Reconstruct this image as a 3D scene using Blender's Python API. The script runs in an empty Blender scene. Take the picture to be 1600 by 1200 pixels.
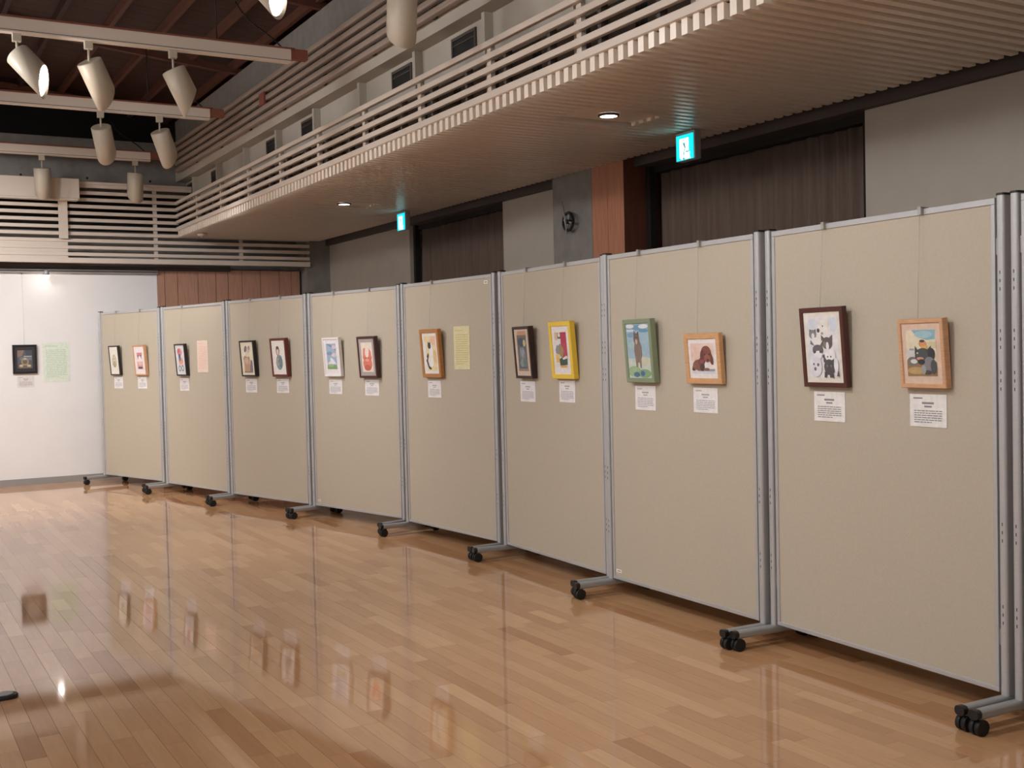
import bpy, bmesh, math, random
from mathutils import Matrix, Vector
random.seed(7)
SC = bpy.context.scene
COL = SC.collection

# ------------------------------------------------------------------ camera
F_PX, YAW, PITCH, ROLL = 1763.79, math.radians(29.890), math.radians(-1.790), math.radians(-1.3295)
CAM_H = 1.392
cy_, sy_, cp_, sp_ = math.cos(YAW), math.sin(YAW), math.cos(PITCH), math.sin(PITCH)
fwd = Vector((sy_ * cp_, cy_ * cp_, sp_))
right = Vector((cy_, -sy_, 0))
up = right.cross(fwd)
cr = math.cos(ROLL) * right + math.sin(ROLL) * up
cu = -math.sin(ROLL) * right + math.cos(ROLL) * up
cam_data = bpy.data.cameras.new('camera')
cam_data.sensor_width = 36
cam_data.lens = F_PX / 1600 * 36
cam_data.clip_end = 100
cam = bpy.data.objects.new('camera', cam_data)
cam.matrix_world = Matrix(((cr.x, cu.x, -fwd.x, 0), (cr.y, cu.y, -fwd.y, 0), (cr.z, cu.z, -fwd.z, CAM_H), (0, 0, 0, 1)))
COL.objects.link(cam)
SC.camera = cam

# ------------------------------------------------------------------ world, exposure
world = bpy.data.worlds.new('world')
SC.world = world
world.use_nodes = True
world.node_tree.nodes['Background'].inputs[0].default_value = (1, .95, .9, 1)
world.node_tree.nodes['Background'].inputs[1].default_value = 0.0
SC.view_settings.view_transform = 'Standard'
SC.view_settings.look = 'None'
SC.view_settings.gamma = 1
SC.view_settings.use_curve_mapping = False
SC.view_settings.exposure = 0.0
LAMP_W = 146.0            # one track spotlight
LAMP_COL = (1.0, .985, .995)

# ------------------------------------------------------------------ helpers
def lin(c):
    out = []
    for v in c[:3]:
        v = v / 255.0
        out.append(v / 12.92 if v <= .04045 else ((v + .055) / 1.055) ** 2.4)
    return (*out, 1)

MATS = {}
def mat(name, rgb, rough=.6, metal=0., vary=0., scale=30., bump=0., stretch=(1, 1, 1), emit=None, estr=0., spec=.5, coat=0.):
    if name in MATS:
        return MATS[name]
    m = bpy.data.materials.new(name)
    m.use_nodes = True
    nt = m.node_tree
    b = nt.nodes['Principled BSDF']
    b.inputs['Base Color'].default_value = lin(rgb)
    b.inputs['Roughness'].default_value = rough
    b.inputs['Metallic'].default_value = metal
    b.inputs['Specular IOR Level'].default_value = spec
    b.inputs['Coat Weight'].default_value = coat
    if emit is not None:
        b.inputs['Emission Color'].default_value = lin(emit)
        b.inputs['Emission Strength'].default_value = estr
    if vary > 0 or bump > 0:
        tc = nt.nodes.new('ShaderNodeTexCoord')
        mp = nt.nodes.new('ShaderNodeMapping')
        mp.inputs['Scale'].default_value = stretch
        nz = nt.nodes.new('ShaderNodeTexNoise')
        nz.inputs['Scale'].default_value = scale
        nz.inputs['Detail'].default_value = 4
        nt.links.new(tc.outputs['Object'], mp.inputs[0])
        nt.links.new(mp.outputs[0], nz.inputs['Vector'])
        if vary > 0:
            cr_ = nt.nodes.new('ShaderNodeValToRGB')
            base = lin(rgb)
            cr_.color_ramp.elements[0].position = .3
            cr_.color_ramp.elements[1].position = .7
            cr_.color_ramp.elements[0].color = tuple(max(0, v * (1 - vary)) for v in base[:3]) + (1,)
            cr_.color_ramp.elements[1].color = tuple(min(1, v * (1 + vary)) for v in base[:3]) + (1,)
            nt.links.new(nz.outputs[0], cr_.inputs[0])
            nt.links.new(cr_.outputs[0], b.inputs['Base Color'])
        if bump > 0:
            bp = nt.nodes.new('ShaderNodeBump')
            bp.inputs['Strength'].default_value = bump
            bp.inputs['Distance'].default_value = .01
            nt.links.new(nz.outputs[0], bp.inputs['Height'])
            nt.links.new(bp.outputs[0], b.inputs['Normal'])
    MATS[name] = m
    return m

class MB:
    """collects faces into one mesh"""
    def __init__(self, M=None):
        self.v, self.f, self.mi, self.M, self.mats, self.smooth = [], [], [], M, [], set()
        self.cur = 0
    def use(self, m):
        if m not in self.mats:
            self.mats.append(m)
        self.cur = self.mats.index(m)
        return self
    def verts(self, pts):
        n = len(self.v)
        for p in pts:
            p = Vector(p)
            self.v.append(self.M @ p if self.M is not None else p)
        return n
    def face(self, idx, smooth=False):
        if smooth:
            self.smooth.add(len(self.f))
        self.f.append(tuple(idx)); self.mi.append(self.cur)
    def box(self, x0, x1, y0, y1, z0, z1):
        n = self.verts([(x0, y0, z0), (x1, y0, z0), (x1, y1, z0), (x0, y1, z0), (x0, y0, z1), (x1, y0, z1), (x1, y1, z1), (x0, y1, z1)])
        for q in ((0, 3, 2, 1), (4, 5, 6, 7), (0, 1, 5, 4), (1, 2, 6, 5), (2, 3, 7, 6), (3, 0, 4, 7)):
            self.face([n + i for i in q])
        return self
    def prism(self, pts, axis, a, b, smooth=False):
        """extrude polygon pts (2-D, ccw) along axis 'x','y','z' from a to b"""
        def to(p, t):
            return {'x': (t, p[0], p[1]), 'y': (p[0], t, p[1]), 'z': (p[0], p[1], t)}[axis]
        k = len(pts)
        n = self.verts([to(p, a) for p in pts] + [to(p, b) for p in pts])
        self.face([n + i for i in range(k)][::-1]); self.face([n + k + i for i in range(k)])
        for i in range(k):
            j = (i + 1) % k
            self.face((n + i, n + j, n + k + j, n + k + i), smooth)
        return self
    def tube(self, p0, p1, r0, r1=None, seg=12, caps=True, smooth=True):
        r1 = r0 if r1 is None else r1
        p0, p1 = Vector(p0), Vector(p1)
        d = (p1 - p0).normalized()
        a = d.orthogonal().normalized(); b = d.cross(a)
        ring = lambda c, r: [c + r * (math.cos(2 * math.pi * i / seg) * a + math.sin(2 * math.pi * i / seg) * b) for i in range(seg)]
        n = self.verts(ring(p0, r0) + ring(p1, r1))
        for i in range(seg):
            j = (i + 1) % seg
            self.face((n + i, n + j, n + seg + j, n + seg + i), smooth)
        if caps:
            self.face([n + i for i in range(seg)][::-1]); self.face([n + seg + i for i in range(seg)])
        return self
    def lathe(self, prof, c=(0, 0, 0), seg=24, smooth=True):
        """profile [(r,z)] about z through c"""
        rows = []
        for r, z in prof:
            rows.append(self.verts([(c[0] + r * math.cos(2 * math.pi * i / seg), c[1] + r * math.sin(2 * math.pi * i / seg), c[2] + z) for i in range(seg)]))
        for a, b in zip(rows, rows[1:]):
            for i in range(seg):
                j = (i + 1) % seg
                self.face((a + i, a + j, b + j, b + i), smooth)
        self.face([rows[0] + i for i in range(seg)][::-1]); self.face([rows[-1] + i for i in range(seg)])
        return self
    def path(self, pts, r, seg=6):
        for a, b in zip(pts, pts[1:]):
            self.tube(a, b, r, seg=seg)
        return self
    def build(self, name, m=None, parent=None, bevel=0., loc=None):
        me = bpy.data.meshes.new(name)
        me.from_pydata([tuple(v) for v in self.v], [], self.f)
        if self.mats:
            for x in self.mats: me.materials.append(x)
            me.polygons.foreach_set('material_index', self.mi)
        elif m is not None:
            me.materials.append(m)
        if self.smooth:
            me.polygons.foreach_set('use_smooth', [i in self.smooth for i in range(len(self.f))])
        me.update()
        o = bpy.data.objects.new(name, me)
        COL.objects.link(o)
        if parent is not None: o.parent = parent
        if loc is not None: o.location = loc
        if bevel > 0:
            md = o.modifiers.new('bevel', 'BEVEL'); md.width = bevel; md.segments = 2; md.limit_method = 'ANGLE'
        return o

def tag(o, label=None, cat=None, group=None, kind=None):
    if label: o['label'] = label
    if cat: o['category'] = cat
    if group: o['group'] = group
    if kind: o['kind'] = kind
    return o
def empty(name, loc=(0, 0, 0), rz=0.):
    o = bpy.data.objects.new(name, None)
    o.empty_display_size = .1
    o.location = loc; o.rotation_euler = (0, 0, rz)
    COL.objects.link(o)
    return o
def copy_obj(o, parent=None):
    c = o.copy(); COL.objects.link(c)
    if parent is not None: c.parent = parent
    return c
def B(x0, x1, y0, y1, z0, z1):
    return MB().box(x0, x1, y0, y1, z0, z1)

# ------------------------------------------------------------------ materials
M_WHITE = mat('white_wall_paint', (232, 230, 228), .7, vary=.02, scale=3)
M_CREAM = mat('cream_plaster', (184, 177, 165), .8, vary=.03, scale=6)
M_RAIL = mat('cream_painted_wood', (214, 201, 187), .45)
M_SLAT = mat('semi_gloss_painted_slat', (240, 227, 211), .32)
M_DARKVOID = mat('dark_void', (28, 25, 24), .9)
M_BEAM = mat('dark_beam', (78, 70, 66), .8)
M_CONC = mat('grey_concrete', (136, 132, 127), .85, vary=.12, scale=9, bump=.15)
M_WOODP = mat('reddish_wood_panel', (180, 122, 92), .5, vary=.14, scale=9, stretch=(6, 6, .5))
M_WOODB = mat('weathered_brown_boards', (178, 134, 112), .6, vary=.14, scale=9, stretch=(6, 6, .5))
M_WOODD = mat('dark_brown_wood', (110, 66, 50), .6, vary=.15, scale=8, stretch=(6, 6, .5))
M_ROOF = mat('dark_roof_boards', (60, 36, 31), .75, vary=.2, scale=4, stretch=(1, 8, 1))
M_JOIST = mat('orange_brown_timber', (92, 56, 43), .65, vary=.1, scale=8)
M_BATTEN = mat('reddish_batten', (142, 84, 68), .6)
M_CURT = mat('brown_curtain_cloth', (114, 99, 90), .95, vary=.12, scale=14, stretch=(3, 3, .2), spec=.1)
M_FABRIC = mat('beige_panel_fabric', (187, 177, 159), .95, vary=.03, scale=120, bump=.05, spec=.1)
M_ALU = mat('brushed_aluminium', (186, 186, 186), .42, .35, vary=.04, scale=20, stretch=(1, 1, 20))
M_ALUM = mat('satin_grey_metal', (164, 166, 166), .45, .35)
M_BLACK = mat('black_plastic', (22, 22, 23), .4)
M_RUBBER = mat('black_rubber', (16, 16, 17), .6)
M_STEEL = mat('steel_wire', (170, 168, 162), .4, .3)
M_LAMP = mat('ivory_lamp_enamel', (200, 190, 172), .4)
M_DUCT = mat('white_lighting_duct', (228, 216, 202), .5)
M_BASEB = mat('grey_vinyl_baseboard', (150, 146, 142), .6)
M_VENT = mat('black_vent', (20, 20, 20), .5)
M_GLOW = mat('lamp_glow', (255, 255, 255), .4, emit=(255, 244, 236), estr=25)
M_DOWNGLOW = mat('downlight_lens', (255, 255, 255), .4, emit=(255, 240, 225), estr=6)
M_EXITG = mat('exit_sign_green', (10, 120, 110), .4, emit=(0, 205, 220), estr=1.5)
M_EXITW = mat('exit_sign_white', (240, 255, 250), .4, emit=(215, 255, 255), estr=1.6)
M_EXITF = mat('exit_sign_dark_green', (10, 110, 105), .4, emit=(0, 150, 150), estr=.7)
M_PAPER = mat('white_card', (238, 236, 232), .8)
M_INK = mat('grey_print', (172, 168, 172), .9)
M_INKD = mat('dark_print', (138, 134, 138), .9)
M_FLOORSUB = mat('floor_joint', (62, 40, 26), .7)

def floor_mat(name, per_island):
    m = bpy.data.materials.new(name); m.use_nodes = True
    nt = m.node_tree; b = nt.nodes['Principled BSDF']
    if per_island:
        g = nt.nodes.new('ShaderNodeNewGeometry'); rnd = g.outputs['Random Per Island']
    else:
        g = nt.nodes.new('ShaderNodeObjectInfo'); rnd = g.outputs['Random']
    ramp = nt.nodes.new('ShaderNodeValToRGB')
    e = ramp.color_ramp.elements
    e[0].position = 0; e[0].color = lin((184, 132, 90))
    e[1].position = 1; e[1].color = lin((220, 174, 130))
    for pos, c in ((.08, (198, 148, 106)), (.5, (207, 158, 114)), (.9, (214, 167, 122))):
        k = e.new(pos); k.color = lin(c)
    tc = nt.nodes.new('ShaderNodeTexCoord'); mp = nt.nodes.new('ShaderNodeMapping')
    mp.inputs['Scale'].default_value = (22, 1.6, 1)
    geo = nt.nodes.new('ShaderNodeNewGeometry')
    off = nt.nodes.new('ShaderNodeVectorMath'); off.operation = 'SCALE'
    comb = nt.nodes.new('ShaderNodeCombineXYZ')
    nt.links.new(rnd, comb.inputs[2])
    nt.links.new(comb.outputs[0], off.inputs[0]); off.inputs['Scale'].default_value = 50
    add = nt.nodes.new('ShaderNodeVectorMath'); add.operation = 'ADD'
    nt.links.new(geo.outputs['Position'], mp.inputs[0])
    nt.links.new(mp.outputs[0], add.inputs[0]); nt.links.new(off.outputs[0], add.inputs[1])
    nz = nt.nodes.new('ShaderNodeTexNoise'); nz.inputs['Scale'].default_value = 3; nz.inputs['Detail'].default_value = 3
    nt.links.new(add.outputs[0], nz.inputs['Vector'])
    mul = nt.nodes.new('ShaderNodeMix'); mul.data_type = 'RGBA'; mul.blend_type = 'MULTIPLY'
    mul.inputs[0].default_value = .10 if per_island else .22
    nt.links.new(rnd, ramp.inputs[0])
    nt.links.new(ramp.outputs[0], mul.inputs[6]); nt.links.new(nz.outputs[0], mul.inputs[7])
    nt.links.new(mul.outputs[2], b.inputs['Base Color'])
    b.inputs['Roughness'].default_value = .05
    b.inputs['Specular IOR Level'].default_value = .75
    return m

# ------------------------------------------------------------------ room numbers
X_EDGE, Z_SOF = 3.22, 2.770          # balcony front edge and slat underside
X_SLATEND = 4.94
X_WALL = 5.10                        # face of the light wall panels
Y_WHITE = 13.57                      # white back wall
Y_RAIL = 13.32                       # back railing plane
Y0, X0 = -3.0, -4.6                  # far ends of the hall behind / left of the camera
ROOF_S = .10

# ------------------------------------------------------------------ floor
floor = B(X0, 5.5, Y0, 14.2, -.10, -.016).build('floor', M_FLOORSUB)
tag(floor, 'glossy brown wooden plank floor of the hall', 'floor', kind='structure')
M_FLOOR_O, M_FLOOR_I = floor_mat('varnished_floor_wood', False), floor_mat('varnished_floor_wood_far', True)
def to_px(v):
    d = Vector(v) - Vector((0, 0, CAM_H))
    w = d.dot(fwd)
    if w < .1: return None
    return 800 + F_PX * d.dot(cr) / w, 600 - F_PX * d.dot(cu) / w, w
PW, GAP = .0752, .0010
LENS = (.30, .45, .60, .75)
planks = []
nx = int((5.45 - X0) / PW)
for i in range(nx):
    x = X0 + i * PW
    y = Y0 - random.random() * .6
    while y < 14.1:
        L = random.choice(LENS)
        planks.append((x, y, L))
        y += L
scored = []
for k, (x, y, L) in enumerate(planks):
    s = 0
    q = to_px((x + PW / 2, y + L / 2, 0))
    if q and -30 < q[0] < 1630 and 700 < q[1] < 1230 and x < 3.5:
        a = to_px((x, y, 0)); b_ = to_px((x + PW, y, 0)); c = to_px((x + PW, y + L, 0)); d = to_px((x, y + L, 0))
        if a and b_ and c and d:
            s = abs((c[0] - a[0]) * (d[1] - b_[1]) - (d[0] - b_[0]) * (c[1] - a[1])) / 2
    scored.append((s, k))
scored.sort(reverse=True)
near = {k for s, k in scored[:295]}
plank_mesh = {}
for L in LENS:
    o = B(0, PW - GAP, 0, L - GAP, -.015, 0).build('plank', M_FLOOR_O)
    plank_mesh[L] = o.data
    bpy.data.objects.remove(o)
rest = MB()
for k, (x, y, L) in enumerate(planks):
    if k in near:
        o = bpy.data.objects.new('plank', plank_mesh[L]); COL.objects.link(o)
        o.location = (x, y, 0); o.parent = floor
    else:
        rest.box(x, x + PW - GAP * .4, y, y + L - GAP * .4, -.015, 0)
o = rest.build('plank_field', M_FLOOR_I, floor); o['kind'] = 'stuff'

# ------------------------------------------------------------------ unseen ends of the hall
tag(B(X0 - .1, X0, Y0, 14.2, 0, 5.4).build('wall_left', M_WHITE), 'white wall on the far left of the hall', 'wall', kind='structure')
tag(B(X0, 5.5, Y0 - .1, Y0, 0, 5.4).build('wall_front', M_WHITE), 'white wall behind the camera', 'wall', kind='structure')

# ------------------------------------------------------------------ back wall (white) and things above it
tag(B(X0, 3.03, Y_WHITE, Y_WHITE + .08, 0, 2.362).build('wall_back', M_WHITE), 'bright white exhibition wall at the far end', 'wall', kind='structure')
tag(B(X0, 3.03, Y_WHITE - .012, Y_WHITE, 0, .072).build('baseboard_back', M_BASEB), 'grey baseboard along the white back wall', 'baseboard', kind='structure')
pr = empty('trim_1', (0, Y_WHITE, 2.36)); tag(pr, 'narrow grey picture rail along the top of the white wall', 'trim', kind='structure')
B(X0, 3.03, -.05, .05, .0, .04).build('rail_body', M_ALUM, pr)
B(X0, 3.03, -.056, -.05, .012, .026).build('rail_groove', M_BEAM, pr)
B(X0, 3.9, Y_WHITE - .02, Y_WHITE + .3, 2.40, 2.47).build('trim_2', M_BEAM)
tag(bpy.data.objects['trim_2'], 'dark strip between the white wall and the back railing', 'trim', kind='structure')

wb = empty('wall_back_wood', (3.03, Y_WHITE, 0)); tag(wb, 'brown timber wall right of the white wall', 'wall', kind='structure')
seams = [3.03, 3.119, 3.268, 3.509, 3.723, 3.871, 4.043, 4.274, 4.509, 4.665, 4.78]
for a, b_ in zip(seams, seams[1:]):
    B(a - 3.03 + .003, b_ - 3.03 - .003, 0, .05, 0, 2.42).build('plank', M_WOODB, wb)
B(0, 1.75, .05, .09, 0, 2.42).build('backing', M_DARKVOID, wb)
B(1.745, 1.757, -.004, .05, 0, 2.42).build('edge_strip', M_DARKVOID, wb)

tag(B(4.80, 5.12, 13.36, 13.75, 0, 2.86).build('column', M_CONC), 'dark grey concrete column in the far right corner', 'column', kind='structure')

# concrete upper back wall; black sheet stands for the dark space behind the railing
tag(B(X0, 3.42, 13.62, 13.9, 3.30, 3.90).build('wall_back_upper', M_CONC), 'grey concrete band above the back railing', 'wall', kind='structure')
tie = MB()
uw = bpy.data.objects['wall_back_upper']
for x in (.9, 1.6, 2.3, 3.0):
    for z in (3.45, 3.72):
        tie.tube((x, 13.616, z), (x, 13.63, z), .014, seg=8)
tie.build('form_tie_hole', M_VENT, uw)
tag(B(X0, 5.3, 14.0, 14.1, 0, 5.4).build('wall_back_void', M_DARKVOID), 'black sheet standing for the dark space behind the back railing', 'wall', kind='structure')
tag(B(X0, 5.0, 13.75, 13.8, 2.44, 2.86).build('wall_back_lower_band', M_CONC), 'grey band low behind the back railing', 'wall', kind='structure')

PITCHR, HR = .076, .038
rail_tops = [3.182 + PITCHR * k for k in (2, 1, 0, -1, -2, -3, -4, -5, -6, -7, -8)]
br = empty('back_railing', (0, Y_RAIL, 2.458))
tag(br, 'long cream slatted railing across the far end above the white wall', 'railing')
for k, z in enumerate(rail_tops):
    x1 = X_EDGE + .02 if k < 7 else 4.82
    if k < 2: x1 = 3.40
    B(X0, x1, -.018, .018, z - HR - 2.458, z - 2.458).build('rail', M_RAIL, br, bevel=.004)
B(X0, 4.82, -.03, .03, 0, .056).build('bottom_rail', M_RAIL, br, bevel=.004)
B(X0, 3.40, -.03, .03, 3.334 - 2.458, 3.362 - 2.458).build('cap_rail', M_RAIL, br, bevel=.004)
for x in (2.96, 3.955):
    B(x, x + .042, .018, .05, 0, 3.33 - 2.458 if x < 3.5 else .33).build('post', M_RAIL, br)
for x in (1.0, 0.0):
    B(x, x + .042, .018, .05, 0, 3.33 - 2.458).build('post', M_RAIL, br)
B(X0, 2.02, -.008, .012, .05, .262).build('infill_board', M_RAIL, br)

sc = empty('screen_case', (0, 13.2, 3.13)); tag(sc, 'long white box casing hung on the back railing at left', 'screen case')
B(-3.2, 2.14, -.03, .08, .02, .24).build('case_body', M_RAIL, sc, bevel=.006)
B(-3.2, 2.12, -.04, .07, 0, .018).build('case_lip', M_RAIL, sc)
B(1.926, 2.02, .055, .075, -.41, .0).build('support_board', M_RAIL, sc)

# ------------------------------------------------------------------ right wall under the balcony
wr = B(5.30, 5.40, Y0, 13.75, 0, 2.86).build('wall_right', M_DARKVOID)
tag(wr, 'dark right wall behind curtains and panels', 'wall', kind='structure')
def wall_panel(n, y0, y1, label):
    o = B(X_WALL, 5.30, y0, y1, 0, 2.74).build('wall_right_panel', M_CREAM)
    tag(o, label, 'wall', kind='structure')
wall_panel(1, 10.992, 13.364, 'cream wall panel beside the far corner column')
wall_panel(2, 8.115 - .25, 8.969, 'narrow cream wall panel left of the concrete pillar')
wall_panel(3, Y0, 4.687, 'large cream wall panel at the right edge of the picture')
# dark beam
tag(B(5.05, 5.30, Y0, 13.36, 2.728, 2.875).build('trim_3', M_BEAM), 'dark beam running along the top of the right wall', 'beam', kind='structure')
tag(B(4.95, 5.30, 7.304, 7.872, 0, 2.86).build('pillar', M_CONC), 'grey concrete pillar between cream panel and timber box', 'pillar', kind='structure')
wp = empty('timber_pillar', (4.95, 7.1, 0)); tag(wp, 'orange brown timber cladding beside the concrete pillar', 'pillar', kind='structure')
for a, b_ in ((-.219, -.012), (-.008, .2)):
    B(0, .02, a, b_, 0, 2.82).build('plank', M_WOODP, wp)
B(.0, .33, -.222, -.219, 0, 2.82).build('side_board', M_WOODD, wp)
B(.02, .34, -.219, .2, 0, 2.82).build('core', M_WOODD, wp)
# window frames (dark posts) beside curtains
def window(n, y0, y1, label):
    w = empty('window_%d' % n, (5.2, y0, 0)); tag(w, label, 'window', kind='structure')
    B(-.06, .0, 0, .05, 0, 2.73).build('window_post', M_DARKVOID, w)
    B(-.06, .0, y1 - y0 - .05, y1 - y0, 0, 2.73).build('window_post', M_DARKVOID, w)
    B(-.02, .06, 0, y1 - y0, 2.68, 2.73).build('curtain_rail', M_DARKVOID, w)
window(1, 8.975, 10.985, 'dark window bay behind the far curtain')
window(2, 4.69, 6.86, 'dark window bay behind the near curtain')
def curtain(y0, y1, x, label, seed):
    rnd = random.Random(seed)
    m = MB()
    n = int((y1 - y0) / .012)
    ph = 0
    rows = []
    ys = [y0 + (y1 - y0) * i / n for i in range(n + 1)]
    offs = []
    for y in ys:
        ph += .012 * (2 * math.pi / .15) * (1 + .35 * math.sin(y * 3.1 + seed))
        offs.append(.022 * math.sin(ph) + .008 * math.sin(ph * .37 + 1))
    for z, g in ((.03, 1.25), (1.2, 1.1), (2.2, .95), (2.70, .6)):
        rows.append(m.verts([(x + o * g, y, z) for y, o in zip(ys, offs)]))
    for a, b_ in zip(rows, rows[1:]):
        for i in range(n):
            m.face((a + i, b_ + i, b_ + i + 1, a + i + 1), True)
    o = m.build('curtain', M_CURT)
    md = o.modifiers.new('thick', 'SOLIDIFY'); md.thickness = .004
    tag(o, label, 'curtain', 'brown curtains on the right wall')
curtain(9.03, 10.93, 5.23, 'brown curtain hanging left of the narrow cream wall panel', 3)
curtain(4.74, 6.84, 5.25, 'wide brown curtain hanging right of the timber pillar', 5)

# ------------------------------------------------------------------ balcony: slatted soffit, fascia, railing, vent wall, upper band
cs = empty('ceiling_aisle', (X_EDGE, 0, Z_SOF)); tag(cs, 'slatted cream underside of the long balcony', 'ceiling', kind='structure')
PS, SW = .0812, .042
DL = [(3.952, 5.632), (3.965, 9.976)]          # downlights
k = 0
slat_a = B(0, X_SLATEND - X_EDGE, 0, SW, 0, .088).build('slat', M_SLAT, cs); slat_a.location = (0, 100, 0)
cut0, cut1 = .46, 1.02
slat_b = B(0, cut0, 0, SW, 0, .088).build('slat', M_SLAT, cs)
slat_c = B(cut1, X_SLATEND - X_EDGE, 0, SW, 0, .088).build('slat', M_SLAT, cs)
sa, sb_, sc_ = slat_a.data, slat_b.data, slat_c.data
for o in (slat_a, slat_b, slat_c): bpy.data.objects.remove(o)
ys = 5.392 - SW
n_down = int((ys - 1.2) / PS); n_up = int((Y_RAIL - .03 - ys) / PS)
for j in range(-n_down, n_up + 1):
    y = ys + j * PS
    cutting = any(-.15 < y + SW / 2 - d[1] < .15 for d in DL)
    for me in ((sb_, sc_) if cutting else (sa,)):
        o = bpy.data.objects.new('slat', me); COL.objects.link(o); o.parent = cs; o.location = (0, y, 0)
B(.0, X_SLATEND - X_EDGE + .12, 1.2, Y_RAIL - .02, .088, .1).build('backing_board', mat('brown_grey_board', (128, 112, 98), .8), cs)
for d in DL:
    B(cut0 - .02, cut1 + .02, d[1] - .16, d[1] + .16, .02, .03).build('downlight_board', M_SLAT, cs)
tag(B(X_EDGE - .005, X_EDGE + .02, 1.2, Y_RAIL, Z_SOF + .072, Z_SOF + .118).build('trim_4', M_RAIL), 'cream fascia strip above the slat ends of the balcony', 'trim', kind='structure')

sr = empty('side_railing', (X_EDGE, 0, 2.84)); tag(sr, 'long cream slatted railing along the side balcony above the display boards', 'railing')
for k in range(5):
    z = 3.182 - .074 * k - 2.84
    hh = .036 if k < 4 else .042
    B(-.016, .016, 1.2, Y_RAIL - .019, z - hh, z).build('rail', M_RAIL, sr, bevel=.004)
y = 12.484
rpost = B(.016, .045, -.022, .022, .0, .33).build('post', M_RAIL, sr)
rpost2 = B(.05, .075, -.022, .022, .0, .33).build('post', M_RAIL, sr)
for j in range(12):
    a = rpost if j == 0 else copy_obj(rpost, sr); a.location = (0, 12.484 - .953 * j, 0)
    b_ = rpost2 if j == 0 else copy_obj(rpost2, sr); b_.location = (0, 12.484 - .953 * j + .075, 0)
brk = B(.016, .06, -.014, .014, .0, .26).build('bracket', M_BEAM, sr)
for j in range(24):
    a = brk if j == 0 else copy_obj(brk, sr); a.location = (0, 12.3 - .4765 * j, 0)

# vent wall
vw = empty('wall_balcony', (3.42, 0, 2.87)); tag(vw, 'cream recessed wall with vents behind the side railing', 'wall', kind='structure')
B(.0, .06, 1.2, 13.62, .29, .60).build('wall_panel', M_CREAM, vw)
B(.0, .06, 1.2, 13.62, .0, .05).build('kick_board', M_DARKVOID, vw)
B(.03, .06, 1.2, 13.62, .05, .29).build('shadow_gap_board', M_DARKVOID, vw)  # black board in place of the dark recess behind the rails
B(-.125, .0, 1.2, 13.62, .58, .74).build('header', M_CREAM, vw)
fin = B(-.06, .03, -.02, .02, .29, .58).build('fin', M_CREAM, vw)
for j in range(13):
    a = fin if j == 0 else copy_obj(fin, vw); a.location = (0, 13.1 - 1.0 * j, 0)
gapb = B(-.002, .03, 0, .40, .05, .288).build('wall_panel', mat('shaded_gap_board', (104, 90, 80), .8), vw)  # brown holds the shade of the deep recess behind the rails
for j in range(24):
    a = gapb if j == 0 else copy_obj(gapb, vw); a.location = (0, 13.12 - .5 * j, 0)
B(-.2, 0, 1.2, 13.3, -.015, .0).build('ledge', M_BEAM, vw)

vent_root = empty('air_vent', (3.42, 6.30, 3.25))
def vparts(root):
    B(-.012, 0, 0, .335, 0, .02).build('frame', M_BEAM, root)
    B(-.012, 0, 0, .335, .148, .168).build('frame', M_BEAM, root)
    B(-.012, 0, 0, .018, .02, .148).build('frame', M_BEAM, root)
    B(-.012, 0, .317, .335, .02, .148).build('frame', M_BEAM, root)
    B(-.004, 0, .018, .317, .02, .148).build('grille', M_VENT, root)
    B(-.010, -.004, .018, .317, .112, .120).build('louvre', M_BEAM, root)
vparts(vent_root)
vents = [(13.22, 'farthest small black air vent beside the back railing corner'), (12.15, 'second farthest black air vent above the side railing'),
         (10.19, 'third farthest black air vent above the side railing'), (9.20, 'black air vent, third nearest along the side balcony wall'),
         (7.25, 'black air vent, second nearest along the side balcony wall'), (6.29, 'nearest and largest black air vent above the side railing')]
for i, (y, lab) in enumerate(vents):
    if i == 0: r = vent_root
    else:
        r = copy_obj(vent_root)
        for ch in list(vent_root.children): copy_obj(ch, r)
    r.location = (3.42, y, 3.25)
    tag(r, lab, 'vent', 'black air vents along the side balcony')

# upper band: concrete with five rails
tag(B(3.31, 3.48, 1.2, 13.62, 3.61, 4.165).build('wall_right_upper', M_CONC), 'concrete band high on the right under the roof', 'wall', kind='structure')
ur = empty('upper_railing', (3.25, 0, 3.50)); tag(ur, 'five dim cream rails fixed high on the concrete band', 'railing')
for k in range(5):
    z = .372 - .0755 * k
    B(-.03, .02, 1.2, 13.34, z - .046, z).build('rail', mat('shaded_cream_paint', (160, 145, 133), .5), ur, bevel=.012)  # weaker light on these cream rails is put into a darker colour
B(-.045, -.03, 9.92, 10.06, .14, .25).build('wood_block', M_BATTEN, ur)
ubr = B(.02, .045, -.02, .02, .03, .35).build('bracket', M_BEAM, ur)
for j in range(12):
    a = ubr if j == 0 else copy_obj(ubr, ur); a.location = (0, 12.6 - 1.0 * j, 0)

# ------------------------------------------------------------------ roof
rf = empty('ceiling', (3.48, 0, 4.165)); tag(rf, 'dark sloping timber roof over the hall', 'ceiling', kind='structure')
span = 3.48 - X0
m = MB(); zr = ROOF_S * span
for j in range(int(18.4 / .2)):
    y = Y0 + j * .2
    mm = MB()
    n = mm.verts([(0, y, .10), (0, y + .196, .10), (-span, y + .196, .10 + zr), (-span, y, .10 + zr), (0, y, .13), (0, y + .196, .13), (-span, y + .196, .13 + zr), (-span, y, .13 + zr)])
    for q in ((0, 1, 2, 3), (7, 6, 5, 4), (0, 4, 5, 1), (1, 5, 6, 2), (2, 6, 7, 3), (3, 7, 4, 0)):
        mm.face([n + i for i in q])
    mm.build('roof_board', M_ROOF, rf)
for j in range(21):
    x = -.20 - .42 * j
    B(x - .02, x + .02, Y0, 14.0, .02 - ROOF_S * x, .10 - ROOF_S * x).build('joist', M_JOIST if j < 4 else M_ROOF, rf)
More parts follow.
